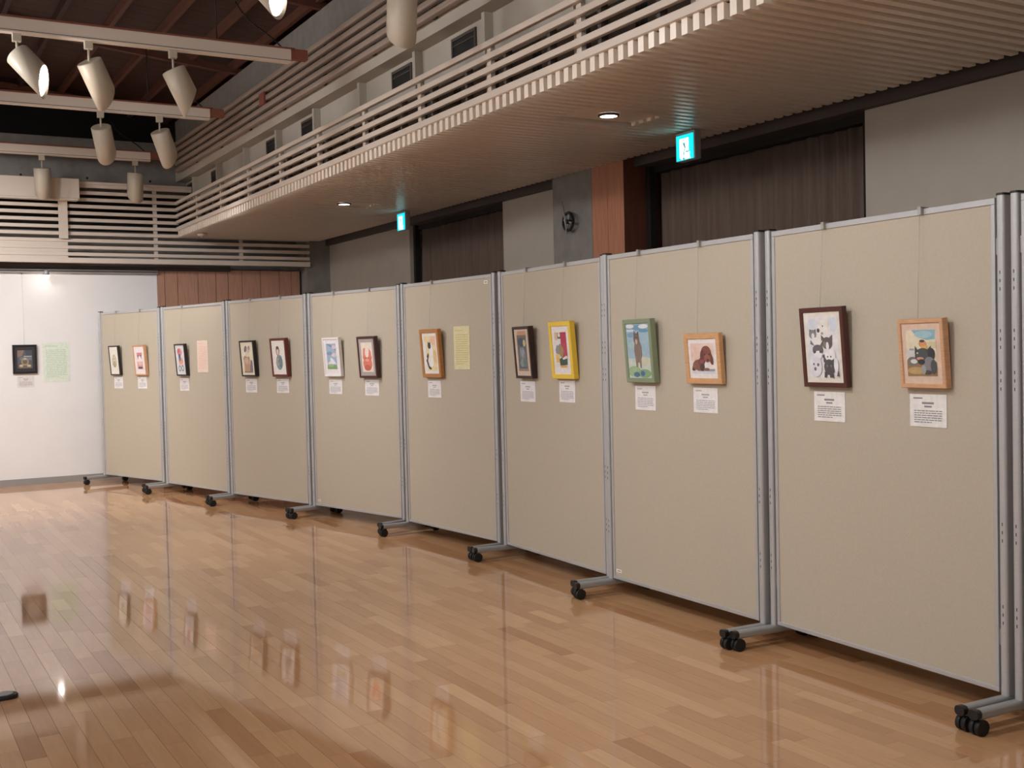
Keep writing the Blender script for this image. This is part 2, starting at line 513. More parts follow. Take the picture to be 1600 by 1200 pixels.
for y in (13.4, 11.05, 8.7, 6.35, 4.0, 1.65, -.7):
    mm = MB()
    n = mm.verts([(0, y, -.02), (0, y + .05, -.02), (-span, y + .05, zr - .02), (-span, y, zr - .02), (0, y, .04), (0, y + .05, .04), (-span, y + .05, zr + .04), (-span, y, zr + .04)])
    for q in ((0, 1, 2, 3), (7, 6, 5, 4), (0, 4, 5, 1), (1, 5, 6, 2), (2, 6, 7, 3), (3, 7, 4, 0)):
        mm.face([n + i for i in q])
    mm.build('beam', M_JOIST, rf)
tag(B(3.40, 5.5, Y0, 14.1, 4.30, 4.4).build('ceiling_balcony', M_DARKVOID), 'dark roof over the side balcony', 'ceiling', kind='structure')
tag(B(3.48, 5.5, 1.1, 1.2, 2.75, 4.3).build('wall_balcony_end', M_CREAM), 'end wall of the side balcony behind the camera', 'wall', kind='structure')
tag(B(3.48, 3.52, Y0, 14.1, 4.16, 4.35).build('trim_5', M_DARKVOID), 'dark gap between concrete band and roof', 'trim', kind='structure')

# ------------------------------------------------------------------ lighting tracks and spotlights
TRACKS = [13.0, 10.51, 8.23, 5.87, 3.5, 1.15]
TRACK_LAB = ['cream lighting track farthest away, in front of the back railing', 'middle cream lighting track hung under the roof',
             'nearest visible cream lighting track with three large spotlights', 'cream lighting track just above the top of the picture',
             'cream lighting track over the middle of the boards, out of the picture', 'cream lighting track above the camera']
for y, lab in zip(TRACKS, TRACK_LAB):
    t = empty('lighting_track', (2.87, y, 3.575)); tag(t, lab, 'lighting track', 'ceiling lighting tracks')
    B(-7.3, 0, -.035, .035, 0, .098).build('duct', M_DUCT, t, bevel=.003)
    B(-7.3, .0, -.037, -.035, .012, .016).build('groove', M_BEAM, t)
    B(-7.3, .03, -.03, .03, .098, .112).build('batten', M_BATTEN, t)
    B(.0, .13, -.03, .03, .03, .105).build('end_block', M_BATTEN, t)
    for x in (-.55, -2.4, -4.2):
        MB().tube((x, 0, .11), (x, 0, .58 - ROOF_S * (x - .6)), .005, seg=6).build('suspension_rod', M_BLACK, t)
    m = MB(); pts = []
    for i in range(9):
        a = i / 8
        pts.append((-.05 - .35 * a, .02, .115 + .10 * math.sin(a * math.pi) * (1 - a) + .3 * a * a))
    m.path(pts, .006).build('cable', M_BLACK, t)

def spotlight(x, y, az, tilt, label, lit, size=1.0, power=1.0, cone=100, aim=None, zt=3.575):
    """az: azimuth of the aim in degrees from +X towards +Y; tilt from straight down"""
    r = empty('spotlight', (x, y, zt)); tag(r, label, 'spotlight', 'track spotlights')
    B(-.028, .028, -.022, .022, -.055, 0).build('track_adapter', M_LAMP, r, bevel=.004)
    MB().tube((0, 0, -.055), (0, 0, -.135), .008, seg=8).build('stem', M_LAMP, r)
    R = .086; L = .33
    ta, aa = math.radians(tilt), math.radians(az)
    Mx = Matrix.Translation((0, 0, -.135)) @ Matrix.Rotation(aa, 4, 'Z') @ Matrix.Rotation(-ta, 4, 'Y')
    m = MB(Mx)
    seg = 32
    # body: cylinder along -z, shell open at the bottom, cut obliquely (back side longer)
    def ring(rad, zf):
        return m.verts([(rad * math.cos(2 * math.pi * i / seg), rad * math.sin(2 * math.pi * i / seg), zf(math.cos(2 * math.pi * i / seg))) for i in range(seg)])
    cut = lambda c: -(L - .075) + .075 * (c - 0) * 1.0
    a = ring(R - .006, lambda c: 0.0); b0 = ring(R, lambda c: -.006); b1 = ring(R, cut); b2 = ring(R - .004, cut); b3 = ring(R - .004, lambda c: -.10)
    m.face([a + i for i in range(seg)])
    for p, q in ((a, b0), (b0, b1), (b1, b2), (b2, b3)):
        for i in range(seg):
            j = (i + 1) % seg
            m.face((p + i, q + i, q + j, p + j), p in (b0, b2))
    m.build('housing', M_LAMP, r)
    g = MB(Mx)
    seg = 24
    zl = (lambda c: -.235 + .07 * c) if lit == 2 else (lambda c: -.12)
    n = g.verts([((R - .005) * math.cos(2 * math.pi * i / seg), (R - .005) * math.sin(2 * math.pi * i / seg), zl(math.cos(2 * math.pi * i / seg))) for i in range(seg)])
    g.face([n + i for i in range(seg)][::-1])
    g.build('lens', M_GLOW if lit else M_ALUM, r)
    if lit:
        ld = bpy.data.lights.new('spotlight_beam', 'SPOT')
        ld.energy = LAMP_W * power; ld.color = LAMP_COL
        ld.spot_size = math.radians(cone); ld.spot_blend = .9; ld.shadow_soft_size = .16
        lo = bpy.data.objects.new('spotlight_beam', ld); COL.objects.link(lo)
        lo.parent = r
        p0 = Mx @ Vector((0, 0, -.20))
        if aim is not None:
            dirv = Vector(aim) - Vector((x, y, zt)) - p0
        else:
            dirv = (Mx @ Vector((0, 0, -1))) - (Mx @ Vector((0, 0, 0)))
        lo.location = p0
        lo.rotation_euler = dirv.to_track_quat('-Z', 'Y').to_euler()
    return r

spotlight(.972, 8.23, -28, 42, 'lit spotlight at left end of the nearest visible track', 2, power=.5, cone=88)
spotlight(1.428, 8.23, 35, 33, 'middle spotlight of three on the nearest visible track', 1, power=.6, cone=88)
spotlight(2.0, 8.23, 0, 26, 'right spotlight of three on the nearest visible track', 1, power=.3, cone=88)
spotlight(1.905, 10.51, 62, 32, 'left of two spotlights on the middle track', 1, power=.72, cone=112)
spotlight(2.415, 10.51, 40, 30, 'right of two spotlights on the middle track', 1, power=.3, cone=88)
spotlight(1.74, 13.0, 75, 12, 'left spotlight on the farthest track, hanging before the white casing', 0)
spotlight(2.707, 13.0, 95, 8, 'right spotlight on the farthest track, before the back railing slats', 0)
spotlight(1.84, 5.87, -52, 42, 'glaring lit spotlight cut off by the top edge of the picture', 2, power=.4, cone=88)
spotlight(2.72, 5.87, 80, 12, 'spotlight hanging straight down before the upper rails at the top centre', 0)
# unseen lamps of the same kind, added mainly for fill light
OUT = [(.9, 3.5, 0, 40, .85, 96, 'added fill spotlight outside the picture over the near floor'),
       (.2, 1.15, 35, 45, .75, 140, 'added fill spotlight above the camera aimed along the boards'),
       (-.4, 8.23, 15, 60, .8, 142, 'added fill spotlight left of the picture on the track with three visible spotlights'),
       (-1.2, 5.87, 10, 60, .8, 142, 'added fill spotlight left of the picture on the track above the picture'),
       (-1.2, 3.5, 20, 60, .8, 142, 'added fill spotlight left of the picture on the track over the near floor'),
       (.2, 10.51, 78, 46, 1.7, 124, 'unseen spotlight on the middle track just left of the picture, facing the white wall'),
       (-1.3, 10.51, 62, 46, 2.0, 124, 'unseen spotlight on the middle track further left, facing the white wall')]
OUT += [(-2.6, yy, 180, 48, 1.7, 130, 'added fill spotlight facing the white left wall, ' + w) for yy, w in
        ((10.51, 'on the middle track'), (8.23, 'on the nearest visible track'), (5.87, 'on the track above the picture'), (3.5, 'on the track over the near floor'), (1.15, 'on the track above the camera'))]
OUT += [(-.6, 1.15, -90, 48, 1.7, 130, 'left added fill spotlight facing the wall behind the camera'), (1.2, 1.15, -90, 48, 1.4, 130, 'right added fill spotlight facing the wall behind the camera')]
for x, y, az, ti, pw, cn, lab in OUT:
    spotlight(x, y, az, ti, lab, 1, power=pw, cone=cn)

# little clip spotlight above the white wall
cl = empty('wall_spotlight', (1.80, Y_WHITE - .05, 2.375)); tag(cl, 'tiny glaring spotlight clipped on the picture rail of the white wall', 'spotlight')
MB().tube((0, 0, 0), (0, -.10, -.01), .006, seg=8).build('arm', M_ALUM, cl)
MB(Matrix.Translation((0, -.12, -.03))).lathe([(.012, .04), (.03, .02), (.034, -.02), (.03, -.022)], seg=16).build('shade', M_ALUM, cl)
MB(Matrix.Translation((0, -.12, -.06))).lathe([(.008, .03), (.024, .015), (.03, 0), (.024, -.016), (.008, -.026)], seg=16).build('bulb', M_GLOW, cl)
ld = bpy.data.lights.new('wall_spotlight_beam', 'POINT'); ld.energy = .12; ld.color = (1, .95, .92); ld.shadow_soft_size = .03
lo = bpy.data.objects.new('wall_spotlight_beam', ld); COL.objects.link(lo); lo.parent = cl; lo.location = (0, -.13, -.12)

# ------------------------------------------------------------------ downlights, exit signs, handwheel
for (x, y), lab in zip(DL, ('round glowing downlight in the slatted soffit, nearer one', 'round glowing downlight in the slatted soffit, farther one')):
    d = empty('downlight', (x, y, Z_SOF)); tag(d, lab, 'downlight', 'downlights in the balcony underside')
    m = MB(); seg = 28
    r0 = m.verts([(.066 * math.cos(2 * math.pi * i / seg), .066 * math.sin(2 * math.pi * i / seg), .019) for i in range(seg)])
    r1 = m.verts([(.062 * math.cos(2 * math.pi * i / seg), .062 * math.sin(2 * math.pi * i / seg), .006) for i in range(seg)])
    r2 = m.verts([(.053 * math.cos(2 * math.pi * i / seg), .053 * math.sin(2 * math.pi * i / seg), .006) for i in range(seg)])
    r3 = m.verts([(.053 * math.cos(2 * math.pi * i / seg), .053 * math.sin(2 * math.pi * i / seg), .019) for i in range(seg)])
    for p, q in ((r0, r1), (r1, r2), (r2, r3)):
        for i in range(seg):
            j = (i + 1) % seg
            m.face((p + i, p + j, q + j, q + i))
    m.build('trim_ring', M_BEAM, d)
    MB().tube((0, 0, .008), (0, 0, .018), .053, seg=28).build('lens', M_DOWNGLOW, d)

def exit_sign(yc, zc, label):
    s = empty('exit_sign', (4.68, yc, zc)); tag(s, label, 'exit sign', 'green emergency exit signs')
    W_, H_ = .168, .160
    B(-.04, .012, -W_ / 2 - .012, W_ / 2 + .012, -H_ / 2 - .004, H_ / 2 + .02).build('housing', M_ALUM, s, bevel=.004)
    for yy in (-.05, .05):
        MB().tube((-.015, yy, H_ / 2 + .018), (-.015, yy, 2.770 - zc), .008, seg=8).build('bracket', M_BEAM, s)
    B(-.046, -.04, -W_ / 2, W_ / 2, -H_ / 2, H_ / 2).build('lit_face', M_EXITG, s)
    # pictogram in (u,v): u runs along -Y (image right), v up
    m = MB()
    def poly(pts, dx):
        n = m.verts([(-.046 - dx, -(u - .5) * W_, (v - .5) * H_) for u, v in pts])
        k = len(pts)
        n2 = m.verts([(-.0445 - dx, -(u - .5) * W_, (v - .5) * H_) for u, v in pts])
        m.face([n + i for i in range(k)][::-1]); m.face([n2 + i for i in range(k)])
        for i in range(k):
            j = (i + 1) % k; m.face((n + i, n + j, n2 + j, n2 + i))
    m.use(M_EXITW)
    poly([(.2, .12), (.32, .02), (.86, .02), (.80, .14), (.84, .28), (.76, .30), (.76, .86), (.2, .86)], .0008)
    o = m.build('doorway_symbol', None, s)
    m = MB(); m.use(M_EXITF)
    poly([(.42, .66), (.5, .70), (.58, .46), (.54, .44)], .002)
    poly([(.58, .33), (.76, .33), (.76, .29), (.56, .29)], .002)
    poly([(.50, .44), (.53, .44), (.46, .16), (.42, .16)], .002)
    poly([(.42, .76), (.47, .76), (.47, .80), (.42, .80)], .002)
    poly([(.44, .12), (.52, .02), (.40, .02)], .002)
    m.build('running_figure_symbol', None, s)
exit_sign(5.765, 2.662, 'nearer lit green exit sign above the wide near curtain')
exit_sign(10.18, 2.662, 'farther lit exit sign above the edge of the far curtain')

hw = empty('handwheel', (4.95, 7.57, 2.39)); tag(hw, 'small dark handwheel mounted on the concrete pillar', 'handwheel')
m = MB()
for i in range(24):
    a, b_ = 2 * math.pi * i / 24, 2 * math.pi * (i + 1) / 24
    m.tube((-.05, .07 * math.cos(a), .07 * math.sin(a)), (-.05, .07 * math.cos(b_), .07 * math.sin(b_)), .012, seg=8)
m.build('rim', M_BLACK, hw)
m = MB()
for a in (0.3, 1.87, 3.44, 5.01):
    m.tube((-.05, 0, 0), (-.05, .07 * math.cos(a), .07 * math.sin(a)), .008, seg=8)
m.build('spokes', M_ALUM, hw)
MB().tube((0, 0, 0), (-.07, 0, 0), .018, seg=12).build('hub', M_BLACK, hw)
MB().tube((-.075, .03, .13), (-.07, -.005, -.10), .006, seg=8).build('lever', M_ALUM, hw)
MB().tube((-.05, .085, .17), (-.052, .02, .02), .004, seg=6).build('cord', M_ALUM, hw)

# ------------------------------------------------------------------ display boards
PAN = [(2.50595, 12.58198, 17.5516), (2.83847, 11.20172, 13.6587), (3.14515, 9.86211, 15.2811), (3.46625, 8.58783, 13.1070),
       (3.63434, 7.22880, 4.7079), (3.66260, 5.88561, -1.7301), (3.60996, 4.57407, -.7716), (3.59829, 3.27004, -2.0033)]
a8 = math.radians(-2.0)
PAN.append((PAN[7][0] + math.sin(a8) * 1.31, PAN[7][1] - math.cos(a8) * 1.31, -2.0))
ZB, ZT, HW = .096, 1.896, .6
BOARD_LAB = ['beige display board farthest away, next to the white wall', 'beige display board with peach notice sheet, second from the white wall',
             'beige display board with black and reddish brown frames, third from the white wall', 'beige display board with the white framed landscape',
             'beige display board with the pale yellow notice sheet', 'beige display board holding the bright yellow frame',
             'beige display board holding the green frame and the puppy painting', 'nearest beige display board, with the crowd of cats painting',
             'display board of which only one post shows at the right picture edge']
proto_parts = None
def rrect(w, h, r, seg=4):
    pts = []
    for cx, cy, a0 in ((w / 2 - r, h / 2 - r, 0), (-w / 2 + r, h / 2 - r, 90), (-w / 2 + r, -h / 2 + r, 180), (w / 2 - r, -h / 2 + r, 270)):
        for i in range(seg + 1):
            a = math.radians(a0 + 90 * i / seg)
            pts.append((cx + r * math.cos(a), cy + r * math.sin(a)))
    return pts
def board_parts(root):
    fx = HW - .018
    B(-fx, fx, -.013, .013, ZB + .018, ZT - .024).build('fabric_board', M_FABRIC, root)
    B(-HW, HW, -.018, .018, ZT - .024, ZT).build('top_rail', M_ALU, root, bevel=.002)
    B(-HW, HW, -.018, .018, ZB, ZB + .018).build('bottom_rail', M_ALU, root, bevel=.002)
    for s in (-1, 1):
        B(*(sorted((s * HW, s * fx))), -.018, .018, ZB + .018, ZT - .024).build('side_rail', M_ALU, root, bevel=.002)
    for s in (-1, 1):
        xc = s * .626
        m = MB(); m.prism([(xc + a, b_) for a, b_ in rrect(.033, .05, .011)], 'z', .09, 1.902)
        po = m.build('post', M_ALU, root)
        m = MB(); m.prism([(xc + a, b_) for a, b_ in rrect(.036, .053, .012)], 'z', 1.902, 1.91)
        m.build('cap', M_BLACK, po)
        m = MB()
        for z0 in (.35, .65, 1.2, 1.35, 1.56):
            for q in range(3):
                z = z0 + q * .03
                m.box(xc - .0016, xc + .0016, -.0256, -.0246, z, z + .012)
        m.build('slot_holes', M_BLACK, po)['kind'] = 'stuff'
        for zc in (.30, 1.72):
            B(*(sorted((s * .6, s * .608))), -.012, .012, zc - .03, zc + .03).build('connector', M_ALUM, po)
        # foot
        m = MB(); m.prism([(xc + a, .074 + b_) for a, b_ in rrect(.038, .036, .012)], 'y', -.235, .235)
        ft = m.build('foot', M_ALUM, root)
        for e in (-1, 1):
            m = MB(); m.prism([(xc + a, .076 + b_) for a, b_ in rrect(.042, .034, .014)], 'y', e * .235 if e > 0 else -.258, .258 if e > 0 else -.235)
            m.build('end_cap', M_BLACK, ft)
            m = MB()
            for w in (-.012, .012):
                m.tube((xc + w - .009, e * .228, .029), (xc + w + .009, e * .228, .029), .029, seg=16)
            m.build('caster', M_RUBBER, ft)
boards = []
for i, (xc, yc, a) in enumerate(PAN):
    ar = math.radians(a)
    rz = math.atan2(-math.cos(ar), math.sin(ar))
    r = empty('display_board', (xc, yc, 0), rz)
    if i == 0:
        board_parts(r)
    else:
        for ch in list(boards[0].children):
            c = copy_obj(ch, r)
            for g in list(ch.children): copy_obj(g, c)
    tag(r, BOARD_LAB[i], 'display board', 'row of beige display boards')
    boards.append(r)

# small stickers
def on_board(i, u, z, off=.018):
    """world matrix for local frame on board i (0-based) front face; local x right, z up, -y to the viewer"""
    if i < 0:
        return Matrix.Translation((u, Y_WHITE, z))
    xc, yc, a = PAN[i]
    ar = math.radians(a); rz = math.atan2(-math.cos(ar), math.sin(ar))
    return Matrix.Translation((xc, yc, 0)) @ Matrix.Rotation(rz, 4, 'Z') @ Matrix.Translation((u - .6, -off, z))
def place(o, M):
    o.matrix_world = M
    return o
def sticker(i, u, z, w, h, label, cols):
    r = empty('sticker'); place(r, on_board(i, u, z, .0135)); tag(r, label, 'sticker')
    B(-w / 2, w / 2, -.0008, 0, 0, h).build('sticker_sheet', M_PAPER, r)
    B(-w * .3, w * .3, -.0012, -.0008, h * .35, h * .6).build('sticker_print', mat(*cols), r)
sticker(4, 1.13, 1.835, .045, .022, 'tiny white sticker at top right of the yellow notice board', ('dark_mark', (70, 68, 70), .8))
sticker(6, .05, .135, .05, .018, 'tiny red marked sticker at the lower left of the puppy board', ('red_mark', (170, 50, 60), .8))
sticker(3, .05, .135, .04, .015, 'tiny marked sticker at the lower left of the white framed landscape board', ('red_mark', (170, 50, 60), .8))

# ------------------------------------------------------------------ pictures
def ell(cx, cy, rx, ry, rot=0, n=18):
    a = math.radians(rot); out = []
    for i in range(n):
        t = 2 * math.pi * i / n
        x, y = rx * math.cos(t), ry * math.sin(t)
        out.append((cx + x * math.cos(a) - y * math.sin(a), cy + x * math.sin(a) + y * math.cos(a)))
    return out
def rect(x0, y0, x1, y1): return [(x0, y0), (x1, y0), (x1, y1), (x0, y1)]
paint_cache = {}
def paint(rgb):
    if rgb not in paint_cache:
        g_ = sum(rgb) / 3
        soft = tuple(.86 * (.85 * v + .15 * g_) + .14 * 186 for v in rgb)      # watercolour pigments are muted
        paint_cache[rgb] = mat('paint_%02x%02x%02x' % rgb, soft, .75, vary=.08, scale=40)
    return paint_cache[rgb]

def picture(i, u, z0, w, h, fw, fd, frame_rgb, mat_rgb, inset, art, label, hook_u=None, hook_z=1.886, lean=.075, name='framed_picture', wood=False, wire_y=0.):
    """u = centre along the board, z0 = bottom edge; inset = mat margins (l,r,b,t) inside the moulding"""
    off = .0185 if i >= 0 else .0
    r = empty(name); place(r, on_board(i, u, z0, off if i >= 0 else 0)); tag(r, label, 'picture', 'framed pictures')
    T = Matrix.Rotation(lean, 4, 'X')
    fm = mat('frame_%02x%02x%02x' % frame_rgb, frame_rgb, .45, vary=.1 if wood else .03, scale=20, stretch=(1, 1, 8))
    # moulding: four mitred pieces with a slightly stepped profile
    o_ = [(-w / 2, 0), (w / 2, 0), (w / 2, h), (-w / 2, h)]
    q_ = [(-w / 2 + fw, fw), (w / 2 - fw, fw), (w / 2 - fw, h - fw), (-w / 2 + fw, h - fw)]
    for k in range(4):
        l = (k + 1) % 4
        m = MB(T)
        pts = [o_[k], o_[l], q_[l], q_[k]]
        e = .003
        cx = sum(p[0] for p in pts) / 4; cz = sum(p[1] for p in pts) / 4
        sh = [(p[0] + (cx - p[0]) * (e / max(.004, fw)), p[1] + (cz - p[1]) * (e / max(.004, fw))) for p in pts]
        # keep the mitres closed: only move across the bar
        sh = []
        for idx, p in enumerate(pts):
            opp = pts[3 - idx]
            d = Vector((opp[0] - p[0], opp[1] - p[1]))
            d = d.normalized() * e
            sh.append((p[0] + d.x, p[1] + d.y))
        n = m.verts([(p[0], 0, p[1]) for p in pts] + [(p[0], -fd + e, p[1]) for p in pts] + [(p[0], -fd, p[1]) for p in sh])
        m.face((n + 0, n + 1, n + 2, n + 3))
        for q in range(4):
            s = (q + 1) % 4
            m.face((n + q, n + 4 + q, n + 4 + s, n + s)); m.face((n + 4 + q, n + 8 + q, n + 8 + s, n + 4 + s))
        m.face((n + 11, n + 10, n + 9, n + 8))
        m.build('moulding', fm, r)
    iw0, iw1, ih0, ih1 = -w / 2 + fw, w / 2 - fw, fw, h - fw
    ym = -fd + .006
    m = MB(T); m.box(iw0, iw1, ym, -.001, ih0, ih1); m.build('mat_board', paint(mat_rgb), r)
    ax0, ax1, az0, az1 = iw0 + inset[0], iw1 - inset[1], ih0 + inset[2], ih1 - inset[3]
    m = MB(T)
    for k, (rgb, pts) in enumerate(art):
        m.use(paint(rgb))
        y = ym - .0006 - .00012 * k
        pts = [(min(1, max(0, p[0])), min(1, max(0, p[1]))) for p in pts]
        P = [(ax0 + p[0] * (ax1 - ax0), y, az0 + p[1] * (az1 - az0)) for p in pts]
        n = m.verts(P); m.face([n + q for q in range(len(P))])
    m.build('artwork', None, r)
    if hook_u is not None:
        dx = hook_u - u
        top = T @ Vector((0, -fd * .3, h))
        m = MB()
        m.path([(dx, top.y, top.z - .02), (dx, -.012, hook_z - z0)], .0007, seg=6)
        m.build('hanging_wire', M_STEEL, r)
        m = MB(); m.box(dx - .008, dx + .008, -.014, 0.0, hook_z - z0 - .012, hook_z - z0 + .016)
        m.box(dx - .008, dx + .008, -.0145, .03, hook_z - z0 + .012, hook_z - z0 + .016)
        m.build('hook', M_STEEL, r)
    return r

def card(i, u0, u1, z0, z1, rgb, label, name='caption_card', cat='card', group='white caption cards', lines=6, title=True, ink=None):
    w, h = u1 - u0, z1 - z0
    r = empty(name); place(r, on_board(i, (u0 + u1) / 2, z0, .0135 if i >= 0 else 0)); tag(r, label, cat, group)
    B(-w / 2, w / 2, -.0025, 0, 0, h).build('card_sheet', paint(rgb), r)
    m = MB(); rnd = random.Random(int(u0 * 1000) + i)
    mk = ink or M_INK
    y0, y1 = -.0031, -.0025
    if title:
        m.box(-w * .40, -w * .15, y0, y1, h * .86, h * .90)
        m.box(-w * .16, w * .16, y0, y1, h * .70, h * .76)
        m.box(-w * .10, w * .10, y0, y1, h * .60, h * .65)
        top = .52
    else:
        m.box(-w * .42, w * .05, y0, y1, h * .89, h * .91)
        top = .82
    st = (top - .10) / lines
    for k in range(lines):
        zz = h * (top - st * (k + .6))
        x = -w * .38
        xe = w * (.38 if k < lines - 1 else .1)
        while x < xe:
            L = w * rnd.uniform(.05, .16)
            m.box(x, min(xe, x + L), y0, y1, zz, zz + h * st * .42)
            x += L + w * .018
    m.build('printed_text', mk, r)
    return r

# --- white wall
picture(-1, 1.565, 1.241, .249, .320, .022, .03, (24, 20, 24), (30, 24, 28), (.026, .026, .038, .038), [
    ((70, 74, 84), rect(0, 0, 1, 1)), ((128, 100, 90), [(0, .6), (.32, .7), (.45, 1), (0, 1)]), ((48, 60, 70), [(.5, 1), (1, 1), (1, .7), (.6, .72)]),
    ((96, 108, 116), rect(.15, .45, .95, .62)), ((180, 188, 190), rect(.42, .64, .95, .68)), ((150, 128, 92), ell(.5, .36, .26, .22)), ((92, 80, 60), ell(.5, .36, .16, .12)),
    ((196, 170, 120), ell(.24, .14, .14, .07)), ((196, 170, 120), ell(.76, .14, .14, .07)), ((110, 96, 80), rect(.1, 0, .9, .08)), ((176, 166, 150), ell(.5, .52, .1, .06))],
    'black framed dark picture hanging alone on the white wall', hook_u=1.565, hook_z=2.352, lean=.03)
card(-1, 1.481, 1.656, 1.087, 1.215, (226, 218, 214), 'white caption card under the black framed picture on the white wall')
card(-1, 1.753, 2.035, 1.140, 1.584, (222, 236, 214), 'pale green notice sheet on the white wall', 'notice_sheet', 'notice', 'coloured notice sheets', 16, False, mat('green_grey_print', (192, 208, 186), .9))

# --- board 1
picture(0, .350, 1.205, .205, .322, .013, .03, (40, 32, 30), (238, 232, 222), (.02, .02, .03, .03), [
    ((232, 226, 208), rect(0, 0, 1, 1)), ((150, 148, 118), ell(.5, .47, .32, .30)), ((208, 198, 160), ell(.5, .49, .26, .25)), ((176, 160, 120), ell(.5, .36, .2, .12)), ((120, 110, 90), ell(.42, .58, .04, .03)), ((120, 110, 90), ell(.6, .58, .04, .03))],
    'thin dark framed picture of an oval pale motif, left on the farthest board', hook_u=.36)
picture(0, .885, 1.203, .232, .322, .016, .03, (196, 150, 112), (240, 226, 224), (.03, .03, .05, .05), [
    ((238, 218, 218), rect(0, 0, 1, 1)), ((222, 150, 148), rect(.12, .0, .9, .42)), ((206, 120, 124), rect(.16, .74, .9, .92)), ((98, 62, 70), ell(.32, .68, .1, .12)), ((98, 62, 70), ell(.7, .68, .1, .12)), ((240, 226, 226), ell(.52, .6, .2, .14)), ((90, 60, 66), rect(.25, .02, .85, .14)), ((226, 180, 176), ell(.5, .32, .3, .1))],
    'light wood framed pink picture, right on the farthest board', hook_u=.862, wood=True)
card(0, .262, .448, 1.060, 1.186, (236, 232, 230), 'caption card below the oval motif picture on the farthest board')
card(0, .765, .950, 1.060, 1.186, (236, 232, 230), 'caption card below the light wood framed pink picture on the farthest board')

# --- board 2
picture(1, .425, 1.201, .207, .318, .014, .034, (34, 28, 28), (226, 224, 226), (.012, .012, .02, .02), [
    ((224, 222, 226), rect(0, 0, 1, 1)), ((232, 130, 130), ell(.45, .8, .32, .16)), ((200, 84, 96), ell(.35, .86, .16, .1)), ((228, 150, 110), ell(.55, .45, .3, .14)), ((96, 104, 150), ell(.42, .6, .16, .16)), ((60, 70, 110), ell(.4, .66, .08, .08)), ((120, 140, 160), ell(.32, .16, .18, .13)), ((224, 222, 226), ell(.32, .16, .09, .07)), ((120, 140, 160), ell(.7, .17, .18, .13)), ((224, 222, 226), ell(.7, .17, .09, .07)), ((240, 180, 170), rect(.2, .3, .85, .34))],
    'black framed colourful red and blue picture beside the peach notice sheet', hook_u=.416)
card(1, .315, .503, 1.048, 1.174, (236, 232, 230), 'caption card on the board with the peach notice sheet')
card(1, .686, .897, 1.232, 1.542, (240, 212, 194), 'peach coloured notice sheet on the second board from the white wall', 'notice_sheet', 'notice', 'coloured notice sheets', 14, False, mat('orange_print', (228, 188, 162), .9))

# --- board 3
picture(2, .375, 1.198, .23, .325, .014, .036, (30, 24, 24), (238, 230, 196), (.02, .02, .02, .02), [
    ((240, 232, 204), rect(0, 0, 1, 1)), ((120, 104, 104), ell(.36, .84, .16, .1, 30)), ((222, 190, 176), ell(.62, .8, .16, .12)), ((160, 140, 140), ell(.72, .88, .1, .08)), ((196, 150, 108), rect(.12, .02, .72, .5)), ((184, 138, 100), ell(.42, .5, .32, .12)), ((214, 176, 150), ell(.4, .42, .2, .12)), ((128, 112, 138), [(.66, .04), (.98, .04), (.98, .42), (.8, .46)]), ((232, 214, 190), ell(.5, .64, .2, .08)), ((150, 120, 100), rect(.1, 0, .95, .06))],
    'black framed beige figure picture, left on the third board from the white wall', hook_u=.385, hook_z=1.89)
picture(2, .88, 1.196, .24, .338, .02, .036, (98, 42, 36), (240, 234, 226), (.03, .03, .03, .03), [
    ((240, 234, 226), rect(0, 0, 1, 1)), ((92, 74, 70), ell(.42, .74, .2, .18)), ((236, 206, 184), ell(.42, .72, .13, .13)), ((120, 150, 160), ell(.52, .32, .36, .28)), ((100, 126, 140), ell(.66, .34, .2, .24)), ((176, 170, 150), ell(.38, .34, .14, .14)), ((150, 120, 84), ell(.44, .36, .06, .08)), ((84, 66, 62), ell(.42, .86, .16, .06))],
    'reddish brown framed portrait of a figure in blue, third board from the white wall', hook_u=.87, hook_z=1.89)
card(2, .262, .447, 1.049, 1.174, (236, 232, 230), 'caption card below the beige figure picture')
card(2, .766, .953, 1.050, 1.174, (236, 232, 230), 'caption card below the portrait in blue')

# --- board 4
picture(3, .355, 1.199, .24, .322, .016, .03, (232, 228, 226), (236, 230, 230), (.035, .035, .045, .035), [
    ((150, 178, 204), rect(0, 0, 1, 1)), ((104, 138, 178), [(0, 1), (1, .7), (1, .82), (.3, 1)]), ((228, 196, 206), ell(.8, .86, .22, .08)), ((226, 200, 210), ell(.75, .56, .25, .08)), ((110, 146, 186), ell(.3, .62, .3, .07)), ((232, 232, 238), [(.05, .2), (.4, .46), (.62, .4), (.95, .2)]), ((160, 176, 200), [(.1, .3), (.4, .46), (.3, .28)]), ((116, 164, 92), rect(0, 0, 1, .16)), ((150, 190, 110), ell(.35, .14, .28, .06))],
    'white framed landscape of blue sky, white mountain and green field', hook_u=.357)
picture(3, .86, 1.189, .24, .33, .018, .036, (76, 44, 40), (168, 156, 150), (.028, .028, .03, .03), [
    ((240, 220, 200), rect(0, 0, 1, 1)), ((238, 110, 84), ell(.52, .28, .4, .24)), ((232, 98, 76), ell(.52, .5, .4, .16)), ((238, 120, 100), [(.12, .5), (.2, .8), (.36, .82), (.4, .5)]), ((238, 120, 100), [(.66, .5), (.72, .8), (.86, .7), (.9, .5)]), ((244, 226, 206), ell(.5, .64, .17, .15)), ((214, 84, 66), ell(.5, .14, .3, .1)), ((240, 160, 130), ell(.5, .4, .18, .05))],
    'dark brown framed picture of a bright red figure, grey mat', hook_u=.858)
card(3, .248, .438, 1.050, 1.170, (236, 232, 230), 'caption card below the white framed landscape')
card(3, .758, .947, 1.045, 1.172, (236, 232, 230), 'caption card below the bright red figure picture')

